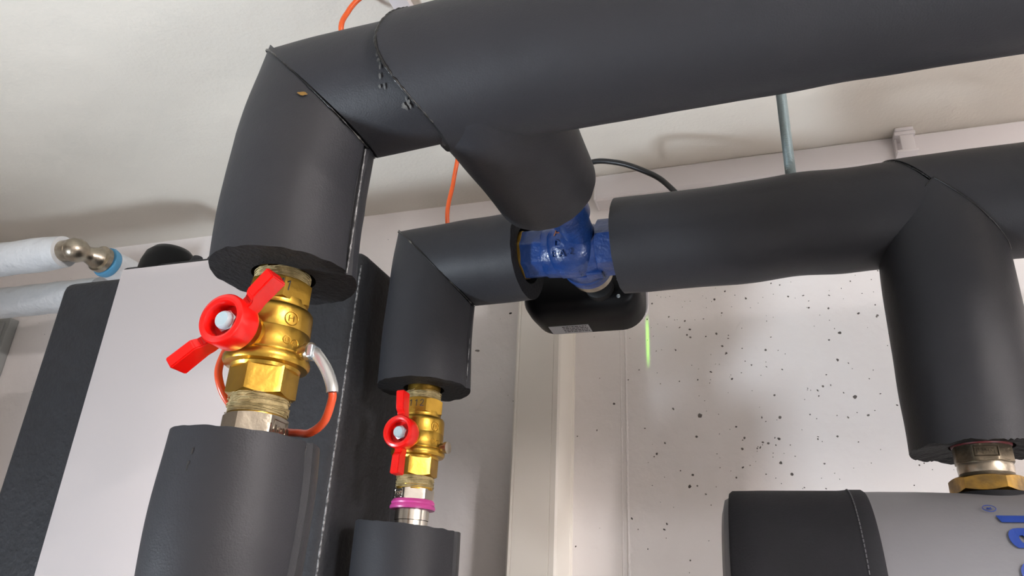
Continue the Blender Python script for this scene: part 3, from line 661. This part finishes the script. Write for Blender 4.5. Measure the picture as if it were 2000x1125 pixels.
def on_tank(me, xc, ac_):
    """wrap lettering round the jacket: text runs up the jacket, tops of the letters point left"""
    for v in me.vertices:
        a = ac_ + v.co.x / TR; r = TR + .0008 + v.co.z; v.co = V((xc - v.co.y, TY - cos(a) * r, TZ + sin(a) * r))
    return me
def prnt(s, size, xc, adeg, **k): return link('printed_letters', on_tank(text_mesh(s, size, .0002, **k), xc, radians(adeg)), 'print', tk)
def glyph(ch, size, x_left, a_hi, bold=0):
    me = text_mesh(ch, size, .0002, bold=bold); mx = max(v.co.x for v in me.vertices); my = max(v.co.y for v in me.vertices)
    for v in me.vertices: v.co.x -= mx; v.co.y -= my
    return link('printed_letter', on_tank(me, x_left, radians(a_hi)), 'print', tk)
bar = bmesh.new(); box_bm((-.0067, -.040, -.0002), (0, 0, .0002), 0, 1, bar); bmesh.ops.subdivide_edges(bar, edges=list(bar.edges), cuts=3, use_grid_fill=True)
for v in bar.verts: v.co.y += -v.co.x * -.25 if v.co.y > -.001 else 0
me = bpy.data.meshes.new('printed_bar'); bar.to_mesh(me); bar.free(); link('printed_letter', on_tank(me, .1578, radians(46.6)), 'print', tk)
glyph('a', .046, .1596, 40.6, .0011); glyph('n', .046, .1596, 22.5, .0011)
glyph('R', .0050, .1544, 53.2)
rr = .0042; xc, aa = .1562, radians(52)
tube('registered_ring', [(xc + rr * cos(k * .2618), TY - cos(aa + rr * sin(k * .2618) / TR) * (TR + .0012), TZ + sin(aa + rr * sin(k * .2618) / TR) * (TR + .0012)) for k in range(24)], .0003, 'print', tk, 6, True)
uf = thing('pipe_union', 'tarnished brass union with a red ring on top of the tank', 'pipe fitting', (.1735, .69, .102))
U0 = V((.1735, .69, 0))
lathe('base_disc', [(0, .092), (.031, .092), (.029, .1015), (.020, .1028), (0, .1028)], 'band', uf, U0, n=56)
from_bm('brass_nut', hex_bm(.0250, .1022, .1145, U0, (0, 0, 1), az(12), .01, .5), 'oldbrass', uf, 25)
lathe('neck', [(0, .114), (.0215, .114), (.0190, .1185), (.0190, .1235), (.0208, .1270), (0, .127)], 'dull', uf, U0, n=56)
lathe('thread_tape', [(.01, .1175), (.0198, .1178), (.0203, .1225), (.0198, .1255), (.01, .1255)], 'nickel', uf, U0, n=56)
from_bm('hexagon', hex_bm(.0205, .1255, .1395, U0, (0, 0, 1), az(16), .01, .4, 8), 'dull', uf, 25)
fa = -6; n_ = az(fa); rt = V((cos(radians(fa)), sin(radians(fa)), 0)); c = U0 + n_ * .0207 + V((0, 0, .1328))
tube('cast_frame', [c + rt * .0085 + V((0, 0, .0036)), c - rt * .0085 + V((0, 0, .0036)), c - rt * .0085 - V((0, 0, .0036)), c + rt * .0085 - V((0, 0, .0036))], .0005, 'dull', uf, 6, True)
lettering('cast_letters', 'RBM', .0065, c, rt, (0, 0, 1), 'dull', uf, extrude=.0006, spacing=1.1)
lathe('red_ring', [(.01, .1392), (.0215, .1392), (.0222, .1405), (.0222, .146), (.01, .1465)], 'redring', uf, U0, n=56)
lathe('pipe', [(0, .14), (.018, .14), (.018, .24), (0, .24)], 'dull', uf, U0, n=40)
